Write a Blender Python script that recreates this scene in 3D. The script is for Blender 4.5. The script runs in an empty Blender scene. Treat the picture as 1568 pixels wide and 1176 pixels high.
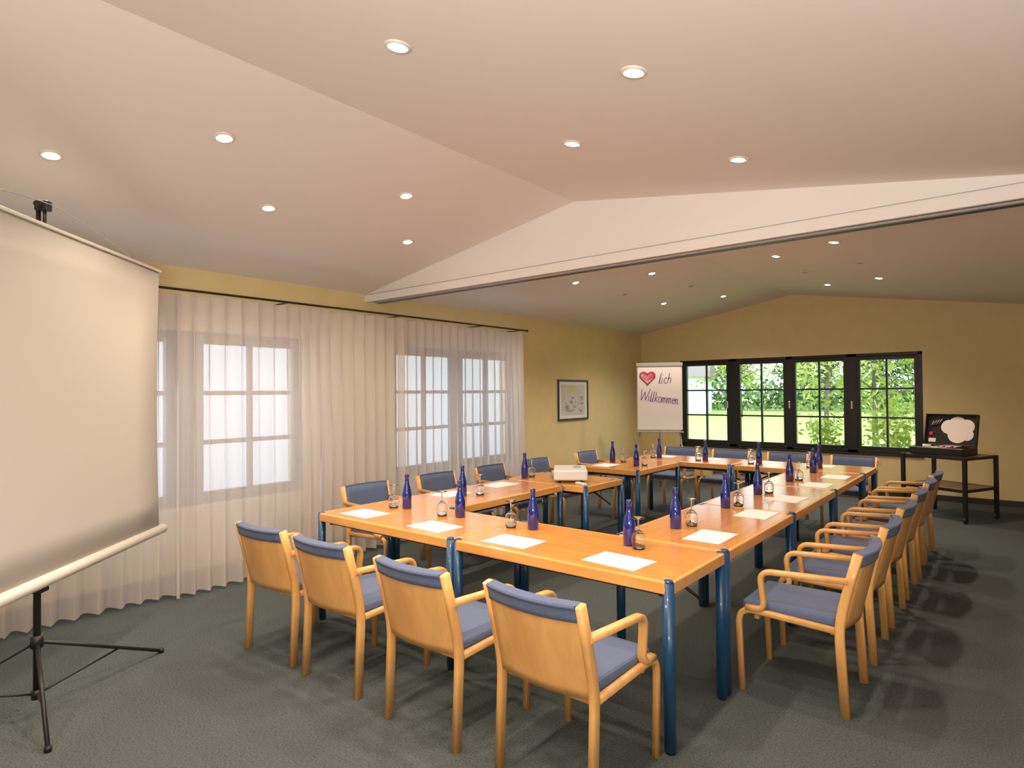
import bpy, bmesh, math, random
from mathutils import Vector, Matrix, noise
random.seed(7)
SC=bpy.context.scene; COL=SC.collection
SC.view_settings.view_transform='Standard'
SC.view_settings.look='None'
# ---------------------------------------------------------------- materials
def newmat(name):
    m=bpy.data.materials.new(name); m.use_nodes=True
    return m, m.node_tree, m.node_tree.nodes['Principled BSDF']
def mat(name,col,rough=.5,metal=0,coat=0,emit=None,es=0,var=0,vscale=8,bump=0,bscale=40,sheen=0):
    m,nt,b=newmat(name); N=nt.nodes; L=nt.links
    b.inputs['Base Color'].default_value=(*col,1); b.inputs['Roughness'].default_value=rough
    b.inputs['Metallic'].default_value=metal; b.inputs['Coat Weight'].default_value=coat
    b.inputs['Sheen Weight'].default_value=sheen
    if emit: b.inputs['Emission Color'].default_value=(*emit,1); b.inputs['Emission Strength'].default_value=es
    tc=N.new('ShaderNodeTexCoord')
    if var:
        n=N.new('ShaderNodeTexNoise'); n.inputs['Scale'].default_value=vscale; n.inputs['Detail'].default_value=6
        L.new(tc.outputs['Object'],n.inputs['Vector'])
        mx=N.new('ShaderNodeMix'); mx.data_type='RGBA'
        mx.inputs[6].default_value=(*[c*(1-var) for c in col],1); mx.inputs[7].default_value=(*[min(1,c*(1+var)) for c in col],1)
        L.new(n.outputs['Fac'],mx.inputs[0]); L.new(mx.outputs[2],b.inputs['Base Color'])
    if bump:
        n=N.new('ShaderNodeTexNoise'); n.inputs['Scale'].default_value=bscale; n.inputs['Detail'].default_value=4
        L.new(tc.outputs['Object'],n.inputs['Vector'])
        bp=N.new('ShaderNodeBump'); bp.inputs['Strength'].default_value=bump; bp.inputs['Distance'].default_value=.01
        L.new(n.outputs['Fac'],bp.inputs['Height']); L.new(bp.outputs[0],b.inputs['Normal'])
    return m
def wood(name,c1,c2,scale=(1,14,14),rough=.35,coat=.3):
    m,nt,b=newmat(name); N=nt.nodes; L=nt.links
    tc=N.new('ShaderNodeTexCoord'); mp=N.new('ShaderNodeMapping'); mp.inputs['Scale'].default_value=scale
    L.new(tc.outputs['Object'],mp.inputs[0])
    n=N.new('ShaderNodeTexNoise'); n.inputs['Scale'].default_value=3; n.inputs['Detail'].default_value=8; n.inputs['Distortion'].default_value=.6
    L.new(mp.outputs[0],n.inputs['Vector'])
    cr=N.new('ShaderNodeValToRGB'); cr.color_ramp.elements[0].position=.3; cr.color_ramp.elements[1].position=.7
    cr.color_ramp.elements[0].color=(*c1,1); cr.color_ramp.elements[1].color=(*c2,1)
    L.new(n.outputs['Fac'],cr.inputs[0]); L.new(cr.outputs[0],b.inputs['Base Color'])
    b.inputs['Roughness'].default_value=rough; b.inputs['Coat Weight'].default_value=coat; b.inputs['Coat Roughness'].default_value=.15
    return m
M={}
M['ceil']=mat('ceiling_paint',(.82,.765,.735),.9,var=.015,vscale=2)
M['beam']=mat('beam_white',(.90,.88,.88),.7)
M['wall']=mat('wall_yellow_paint',(.78,.63,.34),.85,var=.07,vscale=5,bump=.1,bscale=60)
M['base']=mat('baseboard_dark',(.03,.028,.026),.5)
M['frame']=mat('window_frame_black',(.012,.014,.013),.35)
M['beech']=wood('beech_wood',(.66,.335,.105),(.78,.44,.155),(6,6,1.2),.38,.25)
M['top']=wood('table_top_wood',(.60,.235,.05),(.74,.33,.08),(1,10,6),.22,.5)
M['topedge']=wood('table_edge_wood',(.72,.33,.08),(.82,.41,.12),(1,8,8),.35,.3)
M['bluecloth']=mat('blue_upholstery',(.10,.135,.25),.9,var=.15,vscale=90,bump=.3,bscale=400,sheen=.1)
M['steelblue']=mat('blue_lacquered_steel',(.006,.055,.15),.3,coat=.4)
M['black']=mat('black_plastic',(.012,.012,.013),.4)
M['chrome']=mat('chrome',(.6,.6,.6),.2,metal=1)
M['white']=mat('white_plastic',(.78,.78,.78),.35)
M['paper']=mat('paper_white',(.87,.84,.86),.8)
M['screen']=mat('projection_fabric',(.60,.56,.53),.85)
M['screenbar']=mat('screen_case_cream',(.74,.70,.65),.4)
M['bottle']=mat('cobalt_glass',(.001,.014,.20),.08,coat=1)
M['ring']=mat('downlight_ring',(.72,.69,.64),.35)
M['lamp']=mat('lamp_lens',(1,.9,.7),.5,emit=(1,.80,.50),es=55)
M['red']=mat('marker_red',(.7,.02,.05),.6)
M['purple']=mat('marker_purple',(.24,.05,.32),.6)
M['pink']=mat('pink_card',(.85,.74,.74),.7)
M['yellow']=mat('print_yellow',(.75,.65,.12),.7)
M['grey']=mat('print_grey',(.35,.36,.37),.7)
M['print']=mat('print_paper',(.62,.62,.58),.7,var=.25,vscale=9)
M['darkwood']=wood('trolley_wood',(.20,.10,.04),(.30,.16,.07),(2,10,4),.4,.3)
M['bark']=mat('tree_bark',(.14,.11,.08),.9,var=.4,vscale=12)
M['leaf']=mat('leaves',(.13,.22,.06),.7,var=.6,vscale=1.2)
M['leaf2']=mat('leaves_yellow',(.36,.42,.10),.7,var=.5,vscale=2)
M['conifer']=mat('conifer_needles',(.06,.11,.045),.8,var=.6,vscale=2)
M['lawn']=mat('lawn_grass',(.36,.48,.12),.9,var=.25,vscale=.6,bump=.5,bscale=20)
M['house']=mat('house_render',(.7,.72,.75),.8)
M['roof']=mat('house_roof',(.26,.20,.18),.8)
M['added_paving']=mat('added_paving_pale',(.66,.68,.72),.8,var=.05,vscale=3)  # pale surface of the paving and wall added to bounce daylight
m,nt,b=newmat('carpet'); N=nt.nodes; L=nt.links
tc=N.new('ShaderNodeTexCoord'); n1=N.new('ShaderNodeTexNoise'); n1.inputs['Scale'].default_value=110; n1.inputs['Detail'].default_value=5
L.new(tc.outputs['Object'],n1.inputs['Vector'])
cr=N.new('ShaderNodeValToRGB'); cr.color_ramp.elements[0].position=.3; cr.color_ramp.elements[1].position=.7
cr.color_ramp.elements[0].color=(.050,.066,.073,1); cr.color_ramp.elements[1].color=(.122,.134,.134,1)
L.new(n1.outputs['Fac'],cr.inputs[0]); L.new(cr.outputs[0],b.inputs['Base Color']); b.inputs['Roughness'].default_value=1; b.inputs['Specular IOR Level'].default_value=.1
bp=N.new('ShaderNodeBump'); bp.inputs['Strength'].default_value=.4; bp.inputs['Distance'].default_value=.006
L.new(n1.outputs['Fac'],bp.inputs['Height']); L.new(bp.outputs[0],b.inputs['Normal']); M['carpet']=m
m,nt,b=newmat('sheer_curtain'); N=nt.nodes; L=nt.links; out=N['Material Output']; N.remove(b)
d=N.new('ShaderNodeBsdfDiffuse'); d.inputs[0].default_value=(.80,.73,.69,1)
t=N.new('ShaderNodeBsdfTranslucent'); t.inputs[0].default_value=(.80,.80,.82,1)
tr=N.new('ShaderNodeBsdfTransparent')
a=N.new('ShaderNodeMixShader'); a.inputs[0].default_value=.30; c=N.new('ShaderNodeMixShader'); c.inputs[0].default_value=.27
L.new(d.outputs[0],a.inputs[1]); L.new(t.outputs[0],a.inputs[2]); L.new(a.outputs[0],c.inputs[1]); L.new(tr.outputs[0],c.inputs[2]); L.new(c.outputs[0],out.inputs[0]); M['curtain']=m
def clearglass(name,tint,base):
    m,nt,b=newmat(name); N=nt.nodes; L=nt.links; out=N['Material Output']; N.remove(b)
    tr=N.new('ShaderNodeBsdfTransparent'); tr.inputs[0].default_value=(*tint,1)
    g=N.new('ShaderNodeBsdfGlossy'); g.inputs['Roughness'].default_value=.03
    lw=N.new('ShaderNodeLayerWeight'); lw.inputs[0].default_value=base
    mx=N.new('ShaderNodeMixShader'); L.new(lw.outputs['Fresnel'],mx.inputs[0]); L.new(tr.outputs[0],mx.inputs[1]); L.new(g.outputs[0],mx.inputs[2]); L.new(mx.outputs[0],out.inputs[0]); return m
m,nt,b=newmat('drinking_glass'); b.inputs['Base Color'].default_value=(1,1,1,1); b.inputs['Roughness'].default_value=.0; b.inputs['Transmission Weight'].default_value=1; b.inputs['IOR'].default_value=1.48; M['glass']=m
M['pane']=clearglass('window_pane',(.97,.98,.98),.08)
# ---------------------------------------------------------------- mesh builder
class MB:
    def __init__(s): s.v=[];s.f=[];s.m=[];s.s=[];s.mats=[];s.X=Matrix.Identity(4)
    def mi(s,k):
        if k not in s.mats: s.mats.append(k)
        return s.mats.index(k)
    def add(s,vs,fs,k,smooth=False):
        o=len(s.v); i=s.mi(k)
        s.v+= [tuple(s.X@Vector(p)) for p in vs]
        for f in fs: s.f.append(tuple(o+j for j in f)); s.m.append(i); s.s.append(smooth)
    def box(s,lo,hi,k,bev=0,rot=None,seg=2):
        lo=Vector(lo);hi=Vector(hi);c=(lo+hi)/2;d=hi-lo
        bm=bmesh.new(); bmesh.ops.create_cube(bm,size=1)
        for v in bm.verts: v.co=Vector((v.co.x*d.x,v.co.y*d.y,v.co.z*d.z))
        if bev: bmesh.ops.bevel(bm,geom=bm.edges[:],offset=bev,segments=seg,profile=.5,affect='EDGES')
        bm.verts.index_update()
        vs=[(rot@v.co if rot else v.co)+c for v in bm.verts]; fs=[[v.index for v in f.verts] for f in bm.faces]
        bm.free(); s.add(vs,fs,k,False)
    def cyl(s,p0,p1,r0,k,r1=None,seg=16):
        p0=Vector(p0);p1=Vector(p1); r1=r0 if r1 is None else r1
        t=(p1-p0).normalized(); a=t.orthogonal().normalized(); b=t.cross(a)
        vs=[];fs=[]
        for p,r in ((p0,r0),(p1,r1)):
            for i in range(seg): an=2*math.pi*i/seg; vs.append(p+a*math.cos(an)*r+b*math.sin(an)*r)
        side=[(i,(i+1)%seg,seg+(i+1)%seg,seg+i) for i in range(seg)]
        s.add(vs,side,k,True); s.add(vs,[tuple(range(seg))[::-1],tuple(range(seg,2*seg))],k,False)
    def lathe(s,prof,k,c=(0,0,0),seg=24):
        c=Vector(c);vs=[];fs=[];n=len(prof)
        for r,z in prof:
            for i in range(seg): an=2*math.pi*i/seg; vs.append(c+Vector((r*math.cos(an),r*math.sin(an),z)))
        for j in range(n-1):
            for i in range(seg): fs.append((j*seg+i,j*seg+(i+1)%seg,(j+1)*seg+(i+1)%seg,(j+1)*seg+i))
        s.add(vs,fs,k,True)
    def sweep(s,path,n,w,h,k,r=.3):
        path=[Vector(p) for p in path]; n=Vector(n).normalized(); prof=[]
        cr=min(w,h)*r
        for sx,sy,a0 in ((1,1,0),(-1,1,90),(-1,-1,180),(1,-1,270)):
            for da in (0,45,90):
                an=math.radians(a0+da); prof.append((sx*(w/2-cr)+cr*math.cos(an),sy*(h/2-cr)+cr*math.sin(an)))
        K=len(prof);vs=[];fs=[]
        for i,p in enumerate(path):
            t=(path[min(i+1,len(path)-1)]-path[max(i-1,0)]).normalized(); u=n.cross(t).normalized()
            for a,b in prof: vs.append(p+n*a+u*b)
        for i in range(len(path)-1):
            for j in range(K): fs.append((i*K+j,i*K+(j+1)%K,(i+1)*K+(j+1)%K,(i+1)*K+j))
        s.add(vs,fs,k,True); s.add(vs[:K],[tuple(range(K))[::-1]],k); s.add(vs[-K:],[tuple(range(K))],k)
    def tube(s,path,r,k,seg=8):
        for a,b in zip(path,path[1:]): s.cyl(a,b,r,k,seg=seg)
    def slab(s,fn,us,ws,th,k,smooth=True):
        vs=[];fs=[];A=len(us);B=len(ws)
        for off in (0,1):
            for u in us:
                for w in ws:
                    p,nn=fn(u,w); vs.append(Vector(p)-Vector(nn)*th*off)
        g=lambda o,i,j:o*A*B+i*B+j
        for i in range(A-1):
            for j in range(B-1):
                fs.append((g(0,i,j),g(0,i+1,j),g(0,i+1,j+1),g(0,i,j+1))); fs.append((g(1,i,j),g(1,i,j+1),g(1,i+1,j+1),g(1,i+1,j)))
        s.add(vs,fs,k,smooth); e=[]
        for i in range(A-1): e+=[(g(0,i,0),g(1,i,0),g(1,i+1,0),g(0,i+1,0)),(g(0,i,B-1),g(0,i+1,B-1),g(1,i+1,B-1),g(1,i,B-1))]
        for j in range(B-1): e+=[(g(0,0,j),g(0,0,j+1),g(1,0,j+1),g(1,0,j)),(g(0,A-1,j),g(1,A-1,j),g(1,A-1,j+1),g(0,A-1,j+1))]
        s.add(vs,e,k,False)
    def mesh(s,name):
        me=bpy.data.meshes.new(name); me.from_pydata(s.v,[],s.f)
        for k in s.mats: me.materials.append(M[k])
        me.polygons.foreach_set('material_index',s.m); me.polygons.foreach_set('use_smooth',s.s); me.update()
        bm=bmesh.new(); bm.from_mesh(me); bmesh.ops.remove_doubles(bm,verts=bm.verts,dist=1e-5); bmesh.ops.recalc_face_normals(bm,faces=bm.faces); bm.to_mesh(me); bm.free()
        return me
def put(name,me,loc=(0,0,0),rz=0):
    if isinstance(me,MB): me=me.mesh(name)
    o=bpy.data.objects.new(name,me); COL.objects.link(o); o.location=loc; o.rotation_euler=(0,0,rz); return o
def fillet(pts,r,seg=6):
    pts=[Vector(p) for p in pts]; out=[pts[0]]
    for i in range(1,len(pts)-1):
        a,b,c=pts[i-1],pts[i],pts[i+1]; rr=min(r,(a-b).length*.49,(c-b).length*.49)
        p=b+(a-b).normalized()*rr; q=b+(c-b).normalized()*rr
        for j in range(seg+1):
            t=j/seg; out.append(p*(1-t)**2+b*2*t*(1-t)+q*t*t)
    out.append(pts[-1]); return out
# ---------------------------------------------------------------- room shell
XW,XR,YB,YN=-5.456,1.75,10.573,-1.7
XRG,ZRG=-2.756,3.118; SL=(3.118-2.653)/2.70; SR=.152
def cz(x): return ZRG-SL*(XRG-x) if x<XRG else ZRG-SR*(x-XRG)
b=MB(); b.box((XW-.3,YN-.3,-.12),(XR+.3,YB+.3,0),'carpet'); put('floor',b)
b=MB(); T=.12
for x0,x1 in ((XW-.3,XRG),(XRG,XR+.3)):
    z0,z1=cz(x0),cz(x1)
    vs=[(x0,YN-.3,z0),(x1,YN-.3,z1),(x1,YB+.3,z1),(x0,YB+.3,z0),(x0,YN-.3,z0+T),(x1,YN-.3,z1+T),(x1,YB+.3,z1+T),(x0,YB+.3,z0+T)]
    b.add(vs,[(0,1,2,3),(7,6,5,4),(0,4,5,1),(3,2,6,7),(1,5,6,2),(0,3,7,4)],'ceil')
put('ceiling',b)
WZ0,WZ1=.62,2.12
def wallbox(b,ax,c0,c1,t0,t1,zt,holes):
    def bx(a,bb,z0,z1):
        if ax=='x': b.box((t0,a,z0),(t1,bb,z1),'wall')
        else: b.box((a,t0,z0),(bb,t1,z1),'wall')
    cur=c0
    for h0,h1,z0,z1 in holes:
        bx(cur,h0,0,zt); bx(h0,h1,0,z0); bx(h0,h1,z1,zt); cur=h1
    bx(cur,c1,0,zt)
LWIN=[(.10,1.12),(1.22,2.24),(2.44,3.42),(4.62,5.62),(5.72,6.76)]
b=MB(); wallbox(b,'x',YN-.3,YB+.3,XW-.3,XW,2.72,[(.05,3.45,WZ0,WZ1),(4.6,6.78,WZ0,WZ1)]); put('wall_left',b)
b=MB(); wallbox(b,'y',XW,XR,YB,YB+.3,2.60,[(-4.69,-1.02,WZ0,WZ1)])
vs=[(XW,YB,2.6),(XR,YB,2.6),(XR,YB,cz(XR)+.05),(XRG,YB,ZRG+.05),(XW,YB,cz(XW)+.05)]
vs2=[(x,YB+.3,z) for x,y,z in vs]; vs[2]=(XR,YB,2.6)
n=5; b.add(vs+vs2,[(0,1,2,3,4),(9,8,7,6,5)]+[(i,i+5,(i+1)%5+5,(i+1)%5) for i in range(5)],'wall'); put('wall_back',b)
b=MB(); wallbox(b,'x',YN-.3,YB+.3,XR,XR+.3,2.5,[(-.9,1.6,.62,2.1)]); put('wall_right',b)
b=MB(); b.box((XW,YN-.3,0),(XR,YN,2.6),'wall')
vs=[(XW,YN,2.6),(XR,YN,2.6),(XRG,YN,ZRG+.05),(XW,YN,cz(XW)+.05)]; b.add(vs,[(0,1,2,3)],'wall'); put('wall_front',b)
b=MB(); b.box((XW,YB-.015,0),(XR,YB,.08),'base'); put('baseboard_back',b)
b=MB(); b.box((XW,YN,0),(XW+.015,YB-.015,.08),'base'); put('baseboard_left',b)
b=MB(); b.box((XR-.015,YN,0),(XR,YB-.015,.08),'base'); put('baseboard_right',b)
# beam
YBm=4.175; ZB=2.561
b=MB()
def prism(y0,y1,zb):
    xm=XRG+(ZRG-zb)/SR; xe=min(XR,xm)
    p=[(XW,zb),(xe,zb),(xe,cz(xe)+.02),(XRG,ZRG+.02),(XW,cz(XW)+.02)]
    vs=[(x,y0,z) for x,z in p]+[(x,y1,z) for x,z in p]; n=len(p)
    b.add(vs,[tuple(range(n)),tuple(range(2*n-1,n-1,-1))]+[(i,(i+1)%n,n+(i+1)%n,n+i) for i in range(n)],'beam')
prism(YBm+.03,YBm+.22,ZB)
xe=min(XR,XRG+(ZRG-ZB-.09)/SR)
b.box((XW,YBm,ZB),(xe,YBm+.05,ZB+.075),'beam',.004)
b.box((XW,YBm+.012,ZB+.085),(xe,YBm+.05,ZB+.092),'beam')
b.box((XW+.1,YBm+.06,ZB-.010),(xe,YBm+.16,ZB+.002),'grey')
b.box((XW+.1,YBm+.09,ZB-.011),(xe,YBm+.13,ZB-.002),'black')
put('ceiling_beam',b)
# windows
def casements(b,ax,t,segs,z0,z1,cols=2,rows=3,fw=.055,outer=None,dep=.07,pane=True,bw=.013):
    def bx(a,c,za,zb,d0=0,d1=dep,k='frame',bev=.004):
        if ax=='y': b.box((a,t+d0,za),(c,t+d1,zb),k,bev)
        else: b.box((t-d1,a,za),(t-d0,c,zb),k,bev)
    o0,o1=outer
    bx(o0,o1,z0,z0+.045,-.01,dep+.02); bx(o0,o1,z1-.045,z1,-.01,dep+.02)
    bx(o0,segs[0][0]+.01,z0,z1,-.01,dep+.02); bx(segs[-1][1]-.01,o1,z0,z1,-.01,dep+.02)
    for (a0,a1),(c0,c1) in zip(segs,segs[1:]): bx(a1-.01,c0+.01,z0,z1,-.01,dep+.02)
    zi0,zi1=z0+.045,z1-.045
    for a,c in segs:
        bx(a,a+fw,zi0,zi1); bx(c-fw,c,zi0,zi1); bx(a+fw,c-fw,zi0,zi0+fw); bx(a+fw,c-fw,zi1-fw,zi1)
        ia,ic,ja,jc=a+fw,c-fw,zi0+fw,zi1-fw
        for i in range(1,cols): m_=ia+(ic-ia)*i/cols; bx(m_-bw,m_+bw,ja,jc,.01,dep-.01,bev=.002)
        for i in range(1,rows): m_=ja+(jc-ja)*i/rows; bx(ia,ic,m_-bw,m_+bw,.011,dep-.011,bev=.002)
        if pane: bx(ia,ic,ja,jc,dep/2-.002,dep/2+.002,'pane',0)
b=MB(); casements(b,'y',YB+.03,[(-4.63,-3.80),(-3.68,-2.87),(-2.79,-1.99),(-1.87,-1.07)],WZ0,WZ1,outer=(-4.69,-1.02))
b.box((-4.69,YB-.03,WZ0-.03),(-1.02,YB+.12,WZ0),'frame',.005)
for x in (-3.84,-2.83,-1.93): b.box((x-.012,YB+.005,1.28),(x+.012,YB+.03,1.40),'chrome',.004)
put('window_1',b)
b=MB(); casements(b,'x',XW-.06,LWIN[:3],WZ0,WZ1,outer=(.05,3.45),pane=False,bw=.020); put('window_2',b)
b=MB(); casements(b,'x',XW-.06,LWIN[3:],WZ0,WZ1,outer=(4.6,6.78),pane=False,bw=.020); put('window_3',b)
b=MB(); casements(b,'x',XR+.16,[(-.85,-.03),(.03,.75),(.8,1.55)],.62,2.1,outer=(-.9,1.6)); put('window_4',b)
# ---------------------------------------------------------------- curtains
XC=-4.98
def curtain(y0,y1,seed,off=0):
    rnd=random.Random(seed); n=int((y1-y0)/.0125); rows=[0,.03,.08,.2,.4,.8,1.2,1.6,2.0,2.15,2.25,2.3,2.36]
    ph=[];p=rnd.random()*6
    for i in range(n+1):
        y=y0+(y1-y0)*i/n; p+=2*math.pi*.0125/(.125+.05*noise.noise(Vector((y*1.7,seed,0)))); ph.append(p)
    vs=[];fs=[]
    for z in rows:
        h=z/2.36
        for i in range(n+1):
            y=y0+(y1-y0)*i/n
            A=(.050-.022*h)+.02*noise.noise(Vector((y*2.3,seed+3,z*.5)))*(1-h)
            s_=math.sin(ph[i]); x=XC+off+A*(s_+.3*math.sin(2*ph[i]+1))+.03*(1-h)*noise.noise(Vector((y*.9,seed,z)))
            yy=y+.014*math.cos(ph[i])*(1+h)
            zz=z+.03*(1-h)+(.02*noise.noise(Vector((y*1.1,7,0))) if z<.1 else 0)
            vs.append((x,yy,zz*(2.355/2.36)))
    W=n+1
    for j in range(len(rows)-1):
        for i in range(n): fs.append((j*W+i,j*W+i+1,(j+1)*W+i+1,(j+1)*W+i))
    b=MB(); b.add(vs,fs,'curtain',True); return b
for i,(a,c,of) in enumerate([(-1.2,2.12,-.07),(2.02,4.33,.0),(4.27,6.40,-.05)]): put('sheer_curtain',curtain(a,c,i+1,of))
b=MB(); b.cyl((XC,-1.3,2.385),(XC,6.44,2.385),.010,'black'); b.lathe([(0,-.02),(.02,0),(0,.02)],'black',(XC,6.45,2.385))
for y in (-.9,.4,1.7,3.0,4.3,5.6,6.35): b.box((XW,y-.005,2.380),(XC,y+.005,2.390),'black')
put('curtain_rod',b)
# ---------------------------------------------------------------- downlights
def dl(lens):
    b=MB()
    b.lathe([(.033,-.002),(.036,-.008),(.050,-.010),(.055,-.005),(.056,.0)],'ring'); b.lathe([(.036,-.004),(.034,.004),(.030,.010)],'ring')
    b.lathe([(.0,-.016),(.014,-.0145),(.025,-.010),(.032,-.003)],lens); return b.mesh('recessed_downlight')
ME=dl('lamp'); MO=dl('grey')
LP=[(-4.07,1.02),(-4.07,2.29),(-4.07,3.58),(-3.40,1.65),(-3.40,2.98),(-1.94,1.66),(-1.94,2.95),(-1.19,2.27),(-1.19,3.51),(-1.19,.95),(-4.07,-.2),(-3.15,.40),(-1.94,.35),
    (-4.07,6.23),(-3.39,6.87),(-4.05,8.59),(-3.39,9.24),(-1.93,6.81),(-1.22,6.04),(-1.92,9.08),(-1.21,8.32)]
for x,y in ((-4.06,7.41),(-3.39,8.05),(-1.21,7.18),(-1.93,7.95)):
    o=put('recessed_downlight',MO,(x,y,cz(x)-.002)); s=SL if x<XRG else -SR; o.rotation_euler=(0,-math.atan(s),0)
for i,(x,y) in enumerate(LP):
    o=put('recessed_downlight',ME,(x,y,cz(x)-.002)); s=SL if x<XRG else -SR; o.rotation_euler=(0,-math.atan(s),0)
    ld=bpy.data.lights.new('downlight_bulb','SPOT'); ld.energy=62 if y<5 else 70; ld.color=(1,.81,.60); ld.spot_size=math.radians(130); ld.spot_blend=.8; ld.shadow_soft_size=.04
    lo=bpy.data.objects.new('downlight_bulb',ld); COL.objects.link(lo); lo.parent=o; lo.location=(0,0,-.06); lo.rotation_euler=(0,math.atan(s),0)
# ---------------------------------------------------------------- chair
b=MB(); 
def ry(z):
    if z<.42: return -.235+.015*(z/.42)
    t=(z-.42)/.36; return -.22-.085*t
for sx in (-1,1):
    x=sx*.232
    rp=fillet([(x,-.24,0),(x,-.218,.42),(x,-.245,.56),(x,-.305,.785)],.12,6)
    b.sweep(rp,(1,0,0),.030,.044,'beech')
    fp=fillet([(x,.245,0),(x,.262,.425),(x,-.20,.405)],.085,8)
    b.sweep(fp,(1,0,0),.030,.032,'beech')
    xa=x+sx*.004
    ap=fillet([(xa,.22,.435),(xa,.125,.435),(xa,.150,.632),(xa,-.262,.652)],.06,8)
    b.sweep(ap,(1,0,0),.038,.028,'beech')
b.box((-.219,.16,.375),(.219,.185,.41),'beech',.004); b.box((-.219,-.2,.375),(.219,-.175,.41),'beech',.004)
b.box((-.214,-.205,.405),(.214,.25,.465),'bluecloth',.022,seg=3)
us=[-.219+.438*i/10 for i in range(11)]
def bf(off):
    def f(u,w):
        bow=-.035*(1-(u/.219)**2); return (u,ry(w)+bow+off,w),(0,1,0.2)
    return f
b.slab(bf(-.002),us,[.415,.45,.48,.56,.64,.72,.76],.012,'beech')
b.slab(bf(.026),us,[.49,.50,.56,.64,.72,.785],.024,'bluecloth')
b.slab(bf(-.012),us,[.722,.74,.77,.788],.008,'bluecloth')
b.slab(bf(.026),us,[.780,.792],.048,'bluecloth')
CH=b.mesh('conference_armchair')
rd=math.radians
def chair(x,y,r): put('conference_armchair',CH,(x,y,0),rd(r))
for x,y,r in ((-3.49,2.20,3),(-2.88,2.21,1),(-2.14,2.19,-1),(-1.46,2.22,-2)): chair(x,y,r)
for y,r in ((3.53,90),(4.26,91),(4.98,89),(5.68,90),(6.36,92),(7.0,88)): chair(-.89,y,r)
for y,r in ((3.38,-90),(4.22,-91),(5.03,-88),(5.85,-90),(6.95,-90)): chair(-4.11,y,r)
for x,r in ((-3.62,180),(-2.92,181),(-2.22,179),(-1.48,180)): chair(x,7.88,r)
# ---------------------------------------------------------------- tables
def table(x0,x1,y0,y1,name='conference_table'):
    lx,ly=x1-x0,y1-y0; g=.004; b=MB()
    rot=ly>lx; a,c=(ly,lx) if rot else (lx,ly)
    a-=2*g;c-=2*g; hx,hy=a/2,c/2
    b.box((-hx+.02,-hy+.02,.70),(hx-.02,hy-.02,.7405),'top',.001)
    for s in (-1,1):
        b.box((-hx+.03,s*hy-.025 if s>0 else -hy,.685),(hx-.03,s*hy if s>0 else -hy+.025,.7403),'topedge',.006)
        b.box((s*hx-.025 if s>0 else -hx,-hy+.03,.685),(s*hx if s>0 else -hx+.025,hy-.03,.7403),'topedge',.006)
    for sx in (-1,1):
        for sy in (-1,1):
            px,py=sx*(hx-.026),sy*(hy-.026)
            b.cyl((px,py,.0),(px,py,.012),.020,'black'); b.cyl((px,py,.012),(px,py,.735),.026,'steelblue',seg=20)
            b.cyl((px,py,.735),(px,py,.744),.025,'steelblue',r1=.018,seg=20)
    for s in (-1,1):
        b.box((-hx+.05,s*(hy-.10)-.012,.65),(hx-.05,s*(hy-.10)+.012,.70),'black',.003)
        b.box((s*(hx-.08)-.012,-hy+.06,.655),(s*(hx-.08)+.012,hy-.06,.70),'black',.003)
        b.tube([(s*(hx-.09),hy-.10,.50),(s*(hx-.38),hy-.10,.66)],.008,'black')
    put(name,b,((x0+x1)/2,(y0+y1)/2,0),math.pi/2 if rot else 0)
table(-3.80,-2.478,2.485,3.155); table(-2.478,-1.15,2.485,3.155)
for i in range(3): table(-1.82,-1.15,3.155+i*1.25,3.155+(i+1)*1.25)
table(-2.478,-1.15,6.905,7.575); table(-3.80,-2.478,6.905,7.575)
table(-3.80,-3.13,3.155,4.58)
table(-3.84,-2.90,4.58,5.25,'projector_table')
table(-3.80,-3.06,5.85,6.90)
# ---------------------------------------------------------------- tableware
b=MB(); b.lathe([(0,0),(.030,0),(.034,.004),(.034,.10),(.032,.12),(.025,.150),(.0175,.175),(.0145,.20),(.0140,.222),(.0165,.224),(.0165,.240),(.013,.243),(0,.243)],'bottle'); BOT=b.mesh('water_bottle')
b=MB(); b.lathe([(.031,0),(.037,.03),(.038,.055),(.032,.078),(.017,.092),(.006,.098),(.0042,.105),(.0042,.150),(.009,.156),(.034,.160),(.034,.1635),(.0,.1645)],'glass')
b.lathe([(.031,0),(.0295,.0),(.0355,.03),(.0365,.055),(.0305,.077),(.015,.090),(0,.093)],'glass'); GLS=b.mesh('wine_glass')
b=MB(); b.box((-.148,-.105,0),(.148,.105,.0015),'paper'); PAP=b.mesh('paper_sheet')
ZT=.7412
def setup(bx,by,gx,gy,px,py,pr_):
    put('water_bottle',BOT,(bx,by,ZT)); put('wine_glass',GLS,(gx,gy,ZT)); put('paper_sheet',PAP,(px,py,ZT),rd(pr_))
for bx,px,dx in ((-3.41,-3.49,-.1),(-2.88,-2.80,-.13),(-2.27,-2.17,-.14),(-1.62,-1.51,.075)):
    setup(bx,2.98,bx+dx,2.94,px,2.67,random.uniform(-4,4))
for by,py in ((3.52,3.43),(4.35,4.24),(5.06,4.98),(5.96,5.85)):
    setup(-1.60,by,-1.55,by+.12,-1.35,py,90+random.uniform(-4,4))
put('water_bottle',BOT,(-1.58,6.72,ZT)); put('wine_glass',GLS,(-1.6,6.84,ZT)); put('paper_sheet',PAP,(-1.33,6.5,ZT),rd(90))
setup(-3.45,3.60,-3.38,3.73,-3.60,3.62,90)
put('paper_sheet',PAP,(-3.60,4.25,ZT),rd(88)); put('water_bottle',BOT,(-3.69,4.72,ZT)); put('wine_glass',GLS,(-3.72,4.87,ZT))
setup(-3.28,6.21,-3.24,6.33,-3.60,6.10,90); put('water_bottle',BOT,(-3.70,6.42,ZT)); put('wine_glass',GLS,(-3.60,6.5,ZT))
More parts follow.
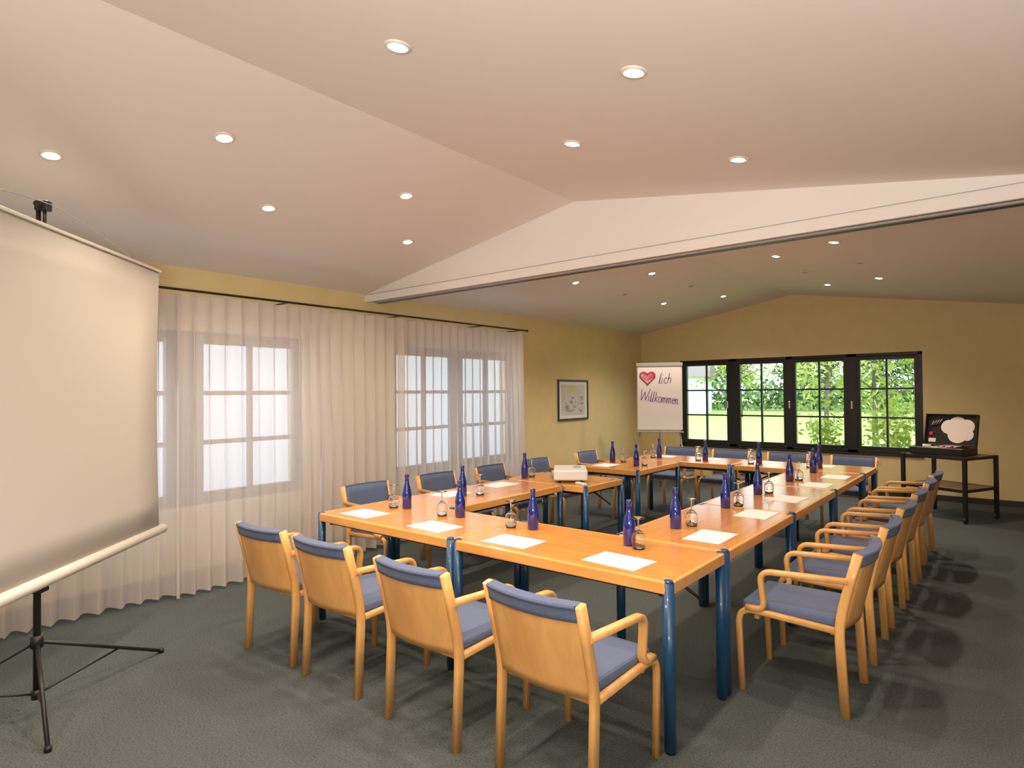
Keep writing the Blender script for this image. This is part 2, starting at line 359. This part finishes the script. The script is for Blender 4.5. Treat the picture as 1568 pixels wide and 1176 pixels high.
for bx in (-3.45,-2.86,-2.24,-1.62): setup(bx,7.14,bx-.1,7.17,bx-.05,7.36,180)
# projector
b=MB()
b.box((-.22,-.155,.02),(.22,.155,.115),'white',.018,seg=3)
for i in range(6): b.box((.219,-.11+i*.035,.04),(.223,-.095+i*.035,.095),'grey')
b.cyl((-.09,.150,.065),(-.09,.175,.065),.036,'grey',seg=24); b.cyl((-.09,.175,.065),(-.09,.178,.065),.028,'black',seg=24)
for sx in (-.16,.16):
    b.cyl((sx,.10,0),(sx,.10,.03),.012,'black'); b.cyl((sx,-.10,0),(sx,-.10,.03),.012,'black')
b.box((-.02,-.10,.114),(.12,-.03,.118),'grey',.002); b.box((-.12,-.158,.035),(.13,-.153,.085),'grey')
for i in range(4): b.box((-.10+i*.05,-.161,.045),(-.075+i*.05,-.156,.065),'black')
put('video_projector',b,(-3.27,4.88,ZT),rd(125))
b=MB(); b.box((-.022,-.07,0),(.022,.07,.018),'white',.006); put('remote_control',b,(-3.02,4.68,ZT),rd(65))
# ---------------------------------------------------------------- projection screen on tripod
P0=Vector((-3.745,.905,0)); D=Vector((-.689,.725,0)); Nn=Vector((.725,.689,0))
Xf=Matrix(((D.x,-Nn.x,0,P0.x),(D.y,-Nn.y,0,P0.y),(0,0,1,0),(0,0,0,1)))
b=MB()
W2=1.10
def sf(u,w): return (u,-.035-.012*math.cos(w*2.0),w),(0,-1,0)
b.slab(sf,[-W2+2*W2*i/8 for i in range(9)],[.69+(2.40-.69)*i/10 for i in range(11)],.003,'screen')
b.box((-W2-.01,-.050,2.398),(W2+.01,-.035,2.416),'screenbar',.004)
b.cyl((-W2-.06,-.04,.665),(W2+.05,-.04,.665),.030,'screenbar',seg=24); b.cyl((W2+.05,-.04,.665),(W2+.065,-.04,.665),.030,'screenbar',r1=.018,seg=24)
b.cyl((-W2-.07,-.04,.665),(-W2-.06,-.04,.665),.022,'black')
b.cyl((0,.02,.10),(0,.02,1.4),.016,'black'); b.cyl((0,.02,1.4),(0,.02,2.50),.011,'black')
b.cyl((-.05,.0,2.515),(.05,.0,2.515),.013,'black'); b.box((-.02,-.035,2.49),(.02,.03,2.54),'black',.006); b.cyl((0,-.01,2.42),(0,-.01,2.50),.008,'black')
b.box((-.03,-.02,.60),(.03,.04,.72),'black',.006)
wire=[(u,-.045,2.42+.10*(1-(abs(u)/.75)**1.4)) for u in [-.75+1.5*i/20 for i in range(21)]]
b.tube(wire,.0022,'grey',6)
b.cyl((0,.02,.33),(0,.02,.39),.028,'black'); b.cyl((0,.02,.08),(0,.02,.125),.024,'black')
Xi=Xf.inverted()
for fx,fy in ((-3.33,.83),(-4.06,1.58),(-4.08,.33)):
    q=Xi@Vector((fx,fy,.012)); h=Vector((0,.02,.36)); b.tube([h,q],.010,'black',8); b.cyl(q+Vector((0,0,-.012)),q+Vector((0,0,.014)),.015,'black')
    mid=h.lerp(q,.62); b.tube([Vector((0,.02,.10)),mid],.006,'black',8)
o=put('tripod_projection_screen',b); o.matrix_world=Xf
# ---------------------------------------------------------------- flipchart
b=MB(); w=.345
b.box((-w,0,.97),(w,.02,2.01),'white',.006); b.box((-w+.012,-.012,.985),(w-.012,0,1.985),'paper',.001)
b.box((-w-.008,-.022,1.965),(w+.008,.024,2.02),'grey',.005); b.box((-w-.01,-.07,.935),(w+.01,.01,.955),'grey',.004)
for sx in (-1,1): b.tube([(sx*.30,.01,.96),(sx*.42,-.10,.01)],.012,'grey')
b.tube([(0,.03,1.5),(0,.55,.01)],.012,'grey')
def stroke(pts,r,k):
    P=[Vector((x,-.0135,z)) for x,z in pts]; 
    for a,c in zip(P,P[1:]):
        t=(c-a)
        if t.length<1e-6: continue
        n_=Vector((-t.z,0,t.x)).normalized()*r; q=Vector((0,-.001,0))
        b.add([a+n_,a-n_,c-n_,c+n_,a+n_+q,a-n_+q,c-n_+q,c+n_+q],[(4,5,6,7),(0,3,2,1),(0,1,5,4),(2,3,7,6)],k)
def heart(cx,cz_,s,r,k):
    pts=[]
    for i in range(33):
        t=2*math.pi*i/32; pts.append((cx+s*16*math.sin(t)**3/16,cz_+s*(13*math.cos(t)-5*math.cos(2*t)-2*math.cos(3*t)-math.cos(4*t))/16))
    stroke(pts,r,k)
heart(-.18,1.79,.12,.006,'purple'); heart(-.18,1.79,.105,.008,'red')
for k_ in range(10):
    x0=-.265+k_*.018; stroke([(x0,1.735+abs(k_-4.5)*.010),(x0+.03,1.855)],.006,'red')
arc=lambda cx,cz_,rx,rz,a0,a1,n=8:[(cx+rx*math.cos(math.radians(a0+(a1-a0)*i/n)),cz_+rz*math.sin(math.radians(a0+(a1-a0)*i/n))) for i in range(n+1)]
def word(x,z,h,letters,r,k,slant=.12):
    cx=0
    for L_ in letters:
        if L_=='l': sg=[[(.0,0),(.12,1.6),(.2,1.9),(.12,1.6),(.08,.1),(.3,0)]]; a=.42
        elif L_=='k': sg=[[(.05,0),(.12,1.8)],[(.5,1.0),(.08,.5),(.5,0)]]; a=.62
        elif L_=='i': sg=[[(.05,1),(.05,.1),(.25,0)],[(.08,1.4),(.12,1.45)]]; a=.4
        elif L_=='c': sg=[arc(.35,.5,.3,.5,50,310)]; a=.7
        elif L_=='h': sg=[[(.0,0),(.1,1.8)],[(.05,.6)]+arc(.3,.6,.22,.4,160,0)+[(.5,0)]]; a=.75
        elif L_=='W': sg=[[(0,2.0),(.25,0),(.7,1.6),(1.0,0),(1.6,2.1)]]; a=1.45
        elif L_=='o': sg=[arc(.3,.5,.28,.5,90,450,12)]; a=.7
        elif L_=='m': sg=[[(0,1),(.02,0),(.05,.7),(.22,1),(.36,.8),(.36,0),(.4,.7),(.58,1),(.7,.8),(.72,0)]]; a=.9
        elif L_=='e': sg=[[(.05,.5),(.5,.6)]+arc(.3,.5,.25,.5,10,310)]; a=.62
        elif L_=='n': sg=[[(0,1),(.02,0),(.06,.7),(.25,1),(.4,.8),(.42,0),(.6,.1)]]; a=.6
        for seg in sg: stroke([(x+cx*h+(px+.2*pz)*h,z+slant*cx*h*.25+pz*h) for px,pz in seg],r,k)
        cx+=a
word(-.01,1.70,.085,'lich',.005,'purple'); word(-.30,1.44,.082,'Willkommen',.005,'purple',-.5)
put('flipchart',b,(-4.30,8.93,0),rd(26))
# ---------------------------------------------------------------- framed picture on left wall
b=MB(); y0,y1,z0,z1=7.80,8.66,1.13,1.77; x=XW
b.box((x,y0,z0),(x+.012,y1,z1),'print')
for q in ((y0,y1,z0,z0+.03),(y0,y1,z1-.03,z1),(y0,y0+.03,z0+.03,z1-.03),(y1-.03,y1,z0+.03,z1-.03)): b.box((x,q[0],q[2]),(x+.028,q[1],q[3]),'frame',.003)
for yy in (y0+.03,y1-.09): b.box((x+.012,yy,z0+.03),(x+.013,yy+.06,z1-.03),'paper')
for zz in (z0+.03,z1-.08): b.box((x+.012,y0+.09,zz),(x+.013,y1-.09,zz+.05),'paper')
b.cyl((x+.012,8.22,1.62),(x+.0145,8.22,1.62),.05,'yellow',seg=20)
rp=random.Random(4)
for i in range(26):
    yy=7.98+rp.random()*.5; zz=1.24+rp.random()*.24; b.box((x+.012,yy,zz),(x+.0136,yy+.01+rp.random()*.09,zz+.006+rp.random()*.03),'grey')
put('framed_picture',b)
# ---------------------------------------------------------------- trolley with moderation case
Rz=rd(-26); b=MB(); hx,hy=.375,.33
for sx in (-1,1):
    for sy in (-1,1):
        px,py=sx*(hx-.015),sy*(hy-.015)
        b.box((px-.020,py-.020,.07),(px+.020,py+.020,.77),'black',.003)
        b.cyl((px-.012,py,.036),(px+.012,py,.036),.035,'black',seg=20); b.box((px-.018,py-.012,.035),(px+.018,py+.012,.075),'black',.003)
for z in (.735,.36):
    b.box((-hx+.02,-hy+.02,z+.008),(hx-.02,hy-.02,z+.026),'darkwood',.002)
    for s in (-1,1): b.box((-hx+.03,s*(hy-.015)-.01,z-.005),(hx-.03,s*(hy-.015)+.01,z+.03),'black',.002); b.box((s*(hx-.015)-.01,-hy+.03,z-.005),(s*(hx-.015)+.01,hy-.03,z+.03),'black',.002)
put('media_trolley',b,(-.65,9.34,0),Rz)
b=MB()
b.box((-.29,-.20,0),(.29,.20,.012),'black')
for q in ((-.29,.29,-.20,-.188),(-.29,.29,.188,.20),(-.29,-.278,-.20,.20),(.278,.29,-.20,.20)): b.box((q[0],q[2],0),(q[1],q[3],.09),'black',.003)
for q in ((-.292,.292,-.202,-.186),(-.292,.292,.186,.202)): b.box((q[0],q[2],.082),(q[1],q[3],.092),'chrome',.002)
b.box((-.22,-.14,.012),(-.05,.13,.08),'paper',.004); b.box((0,-.14,.012),(.1,.12,.095),'grey',.004); b.box((.12,-.14,.012),(.24,.1,.075),'darkwood',.004)
b.cyl((-.14,-.09,.08),(-.14,-.09,.12),.045,'white',seg=20); b.cyl((-.14,-.09,.12),(-.14,-.09,.121),.025,'black',seg=20)
for i in range(6): b.cyl((.02+i*.03,-.1,.105),(.03+i*.03,.05,.105),.009,'red' if i%3==1 else 'white',seg=10)
b.X=Matrix.Translation((0,.19,.09))@Matrix.Rotation(rd(-12),4,'X')
b.box((-.29,-.0,0),(.29,.012,.40),'black',.003)
for q in ((-.29,.29,0,.012),(-.29,.29,.388,.40),(-.29,-.278,0,.40),(.278,.29,0,.40)): b.box((q[0],-.05,q[2]),(q[1],.005,q[3]),'black',.003)
for (cx,cz_,r) in ((-.03,.24,.09),(.06,.28,.095),(.16,.25,.09),(.07,.15,.11),(.17,.15,.075)): b.cyl((cx,-.003-.0005*r*100,cz_),(cx,.002,cz_),r,'pink',seg=28)
b.box((-.255,-.01,.04),(-.17,.0,.09),'white',.003); b.box((-.25,-.012,.13),(-.21,.0,.17),'red',.003)
for i in range(4): b.cyl((-.24+.03*i,-.02,.24+.01*i),(-.19+.03*i,-.02,.32+.01*i),.007,'chrome',seg=8)
b.X=Matrix.Identity(4)
put('moderation_case',b,(-.70,9.30,.7662),rd(-20))
b=MB(); b.box((-.035,0,-.035),(.035,.008,.035),'white',.003); b.cyl((0,-.003,0),(0,.004,0),.022,'grey',seg=20); put('wall_socket',b,(-1.60,YB-.009,.50))
# ---------------------------------------------------------------- exterior
b=MB(); b.box((-9,11,-.35),(8,20,-.25),'lawn'); b.box((-90,20,-.35),(90,200,-.25),'lawn'); b.box((8,-40,-.35),(90,20,-.25),'lawn'); put('lawn',b)
b=MB(); b.box((-12.6,-40,-.32),(-9,20,-.25),'added_paving'); b.box((-9,-40,-.32),(-5.8,11,-.25),'added_paving'); b.box((2.1,-40,-.32),(8,11,-.25),'added_paving'); put('added_paving',b)  # pale paving added so side windows get even, neutral light, not lawn green
b=MB(); b.box((-12.4,-14,-.249),(-12.1,19.9,3.8),'added_paving'); b.box((-12.5,-14,3.8),(-12.0,19.9,3.88),'added_paving',.01); put('added_glow_wall',b)  # wall added as a reflector, gives the left curtains an even glow
def foliage(n,rx,ry_,rz,cz_,size,seed,k,nc=40):
    r=random.Random(seed); b=MB(); vs=[];fs=[]
    cl=[Vector((r.gauss(0,.5)*rx,r.gauss(0,.5)*ry_,cz_+r.uniform(-1,1)*rz)) for _ in range(nc)]
    for i in range(n):
        c=r.choice(cl)+Vector((r.gauss(0,1)*rx*.16,r.gauss(0,1)*ry_*.16,r.gauss(0,1)*rz*.14))
        a=Vector((r.gauss(0,1),r.gauss(0,1),r.gauss(0,1))).normalized(); d=a.orthogonal().normalized(); s=size*r.uniform(.6,1.4)
        c.z=max(c.z,.02+s); o=len(vs); vs+=[c+a*s,c+d*s*.5,c-a*s,c-d*s*.5]; fs.append((o,o+1,o+2,o+3))
    b.add(vs,fs,k); return b
def tree_mesh(seed,k,n=2600):
    b=foliage(n,1.9,1.9,2.2,4.2,.13,seed,k); r=random.Random(seed)
    b.cyl((0,0,0),(0.1,0,2.6),.13,'bark',r1=.09,seg=10); b.cyl((.1,0,2.6),(0,.1,5.6),.09,'bark',r1=.03,seg=8)
    for i in range(10):
        a=r.uniform(0,6.3); z=r.uniform(1.8,4.2); b.cyl((.05,0,z),(math.cos(a)*1.7,math.sin(a)*1.7,z+r.uniform(.8,1.8)),.04,'bark',r1=.012,seg=6)
    return b.mesh('tree')
T1=tree_mesh(1,'leaf',2400); T2=tree_mesh(2,'leaf2',1500)
r=random.Random(3); b=MB(); vs=[];fs=[]
for i in range(2200):
    z=.5+6.5*r.random()**1.3; rr=(7.2-z)*.28*math.sqrt(r.random()); a=r.uniform(0,6.283); c=Vector((rr*math.cos(a),rr*math.sin(a),z)); s=r.uniform(.1,.2)
    o=len(vs); vs+=[c,c+Vector((math.cos(a)*s*1.6,math.sin(a)*s*1.6,-s)),c+Vector((math.cos(a+.6)*s,math.sin(a+.6)*s,-s*1.2))]; fs.append((o,o+1,o+2))
b.add(vs,fs,'conifer'); b.cyl((0,0,0),(0,0,6.8),.14,'bark',r1=.02,seg=8); T3=b.mesh('conifer_tree')
rt=random.Random(11)
for i in range(34):
    x=-62+i*2.6+rt.uniform(-1,1); y=72+rt.uniform(-10,10); q=rt.random()
    t=T1 if q<.45 else (T2 if q<.75 else T3)
    o=put('tree' if t is not T3 else 'conifer_tree',t,(x,y,-.25),rt.uniform(0,6)); s=rt.uniform(1.5,2.2); o.scale=(s,s,s)
for x,y,s,t in ((-6.5,30,.9,T2),(3.4,40,1.1,T1),(-2.5,16.5,.62,T2),(-15,44,1.1,T2)):
    o=put('tree',t,(x,y,-.25),x); o.scale=(s,s,s)
HD=foliage(6000,50,1.5,1.4,1.5,.30,5,'leaf',160).mesh('hedge'); put('hedge',HD,(-15,60,-.25))
SH=foliage(700,.6,.45,.45,.72,.05,9,'leaf2').mesh('shrub')
for x,y,s in ((-2.66,12.6,1.15),(-1.57,12.6,1.3),(.3,14.0,1.3)): o=put('shrub',SH,(x,y,-.25),x); o.scale=(s,s,s)
b=MB(); b.box((-4,-4,0),(4,4,3),'house'); vs=[(-4.4,-4.4,3),(4.4,-4.4,3),(4.4,4.4,3),(-4.4,4.4,3),(-4.4,0,5.4),(4.4,0,5.4)]
b.add(vs,[(0,1,5,4),(3,4,5,2),(0,4,3),(1,2,5),(0,3,2,1)],'roof'); put('neighbour_house',b,(-24,50,-.25),.3)
# ---------------------------------------------------------------- world + lights
w=bpy.data.worlds.new('World'); SC.world=w; w.use_nodes=True; bg=w.node_tree.nodes['Background']; bg.inputs[0].default_value=(.76,.88,1,1); bg.inputs[1].default_value=4.0
def area(name,loc,rot,size,e,col):
    l=bpy.data.lights.new(name,'AREA'); l.energy=e; l.color=col; l.shape='RECTANGLE'; l.size,l.size_y=size; o=bpy.data.objects.new(name,l); COL.objects.link(o); o.location=loc; o.rotation_euler=rot; return o
area('bounce_flash',(.3,-.7,1.5),(rd(155),0,rd(20)),(.9,.9),150,(1,.90,.83))
# ---------------------------------------------------------------- camera
f,yaw,pit,rol,H=945.495,rd(39.136),rd(.869),rd(-.474),1.562
F=Vector((-math.sin(yaw)*math.cos(pit),math.cos(yaw)*math.cos(pit),math.sin(pit))); R=Vector((math.cos(yaw),math.sin(yaw),0)); U=R.cross(F)
R2=math.cos(rol)*R+math.sin(rol)*U; U2=-math.sin(rol)*R+math.cos(rol)*U
cd=bpy.data.cameras.new('camera'); cd.sensor_width=36; cd.lens=f/1568*36; cd.clip_start=.05; cd.clip_end=300
co=bpy.data.objects.new('camera',cd); COL.objects.link(co)
co.matrix_world=Matrix(((R2.x,U2.x,-F.x,0),(R2.y,U2.y,-F.y,0),(R2.z,U2.z,-F.z,H),(0,0,0,1)))
SC.camera=co
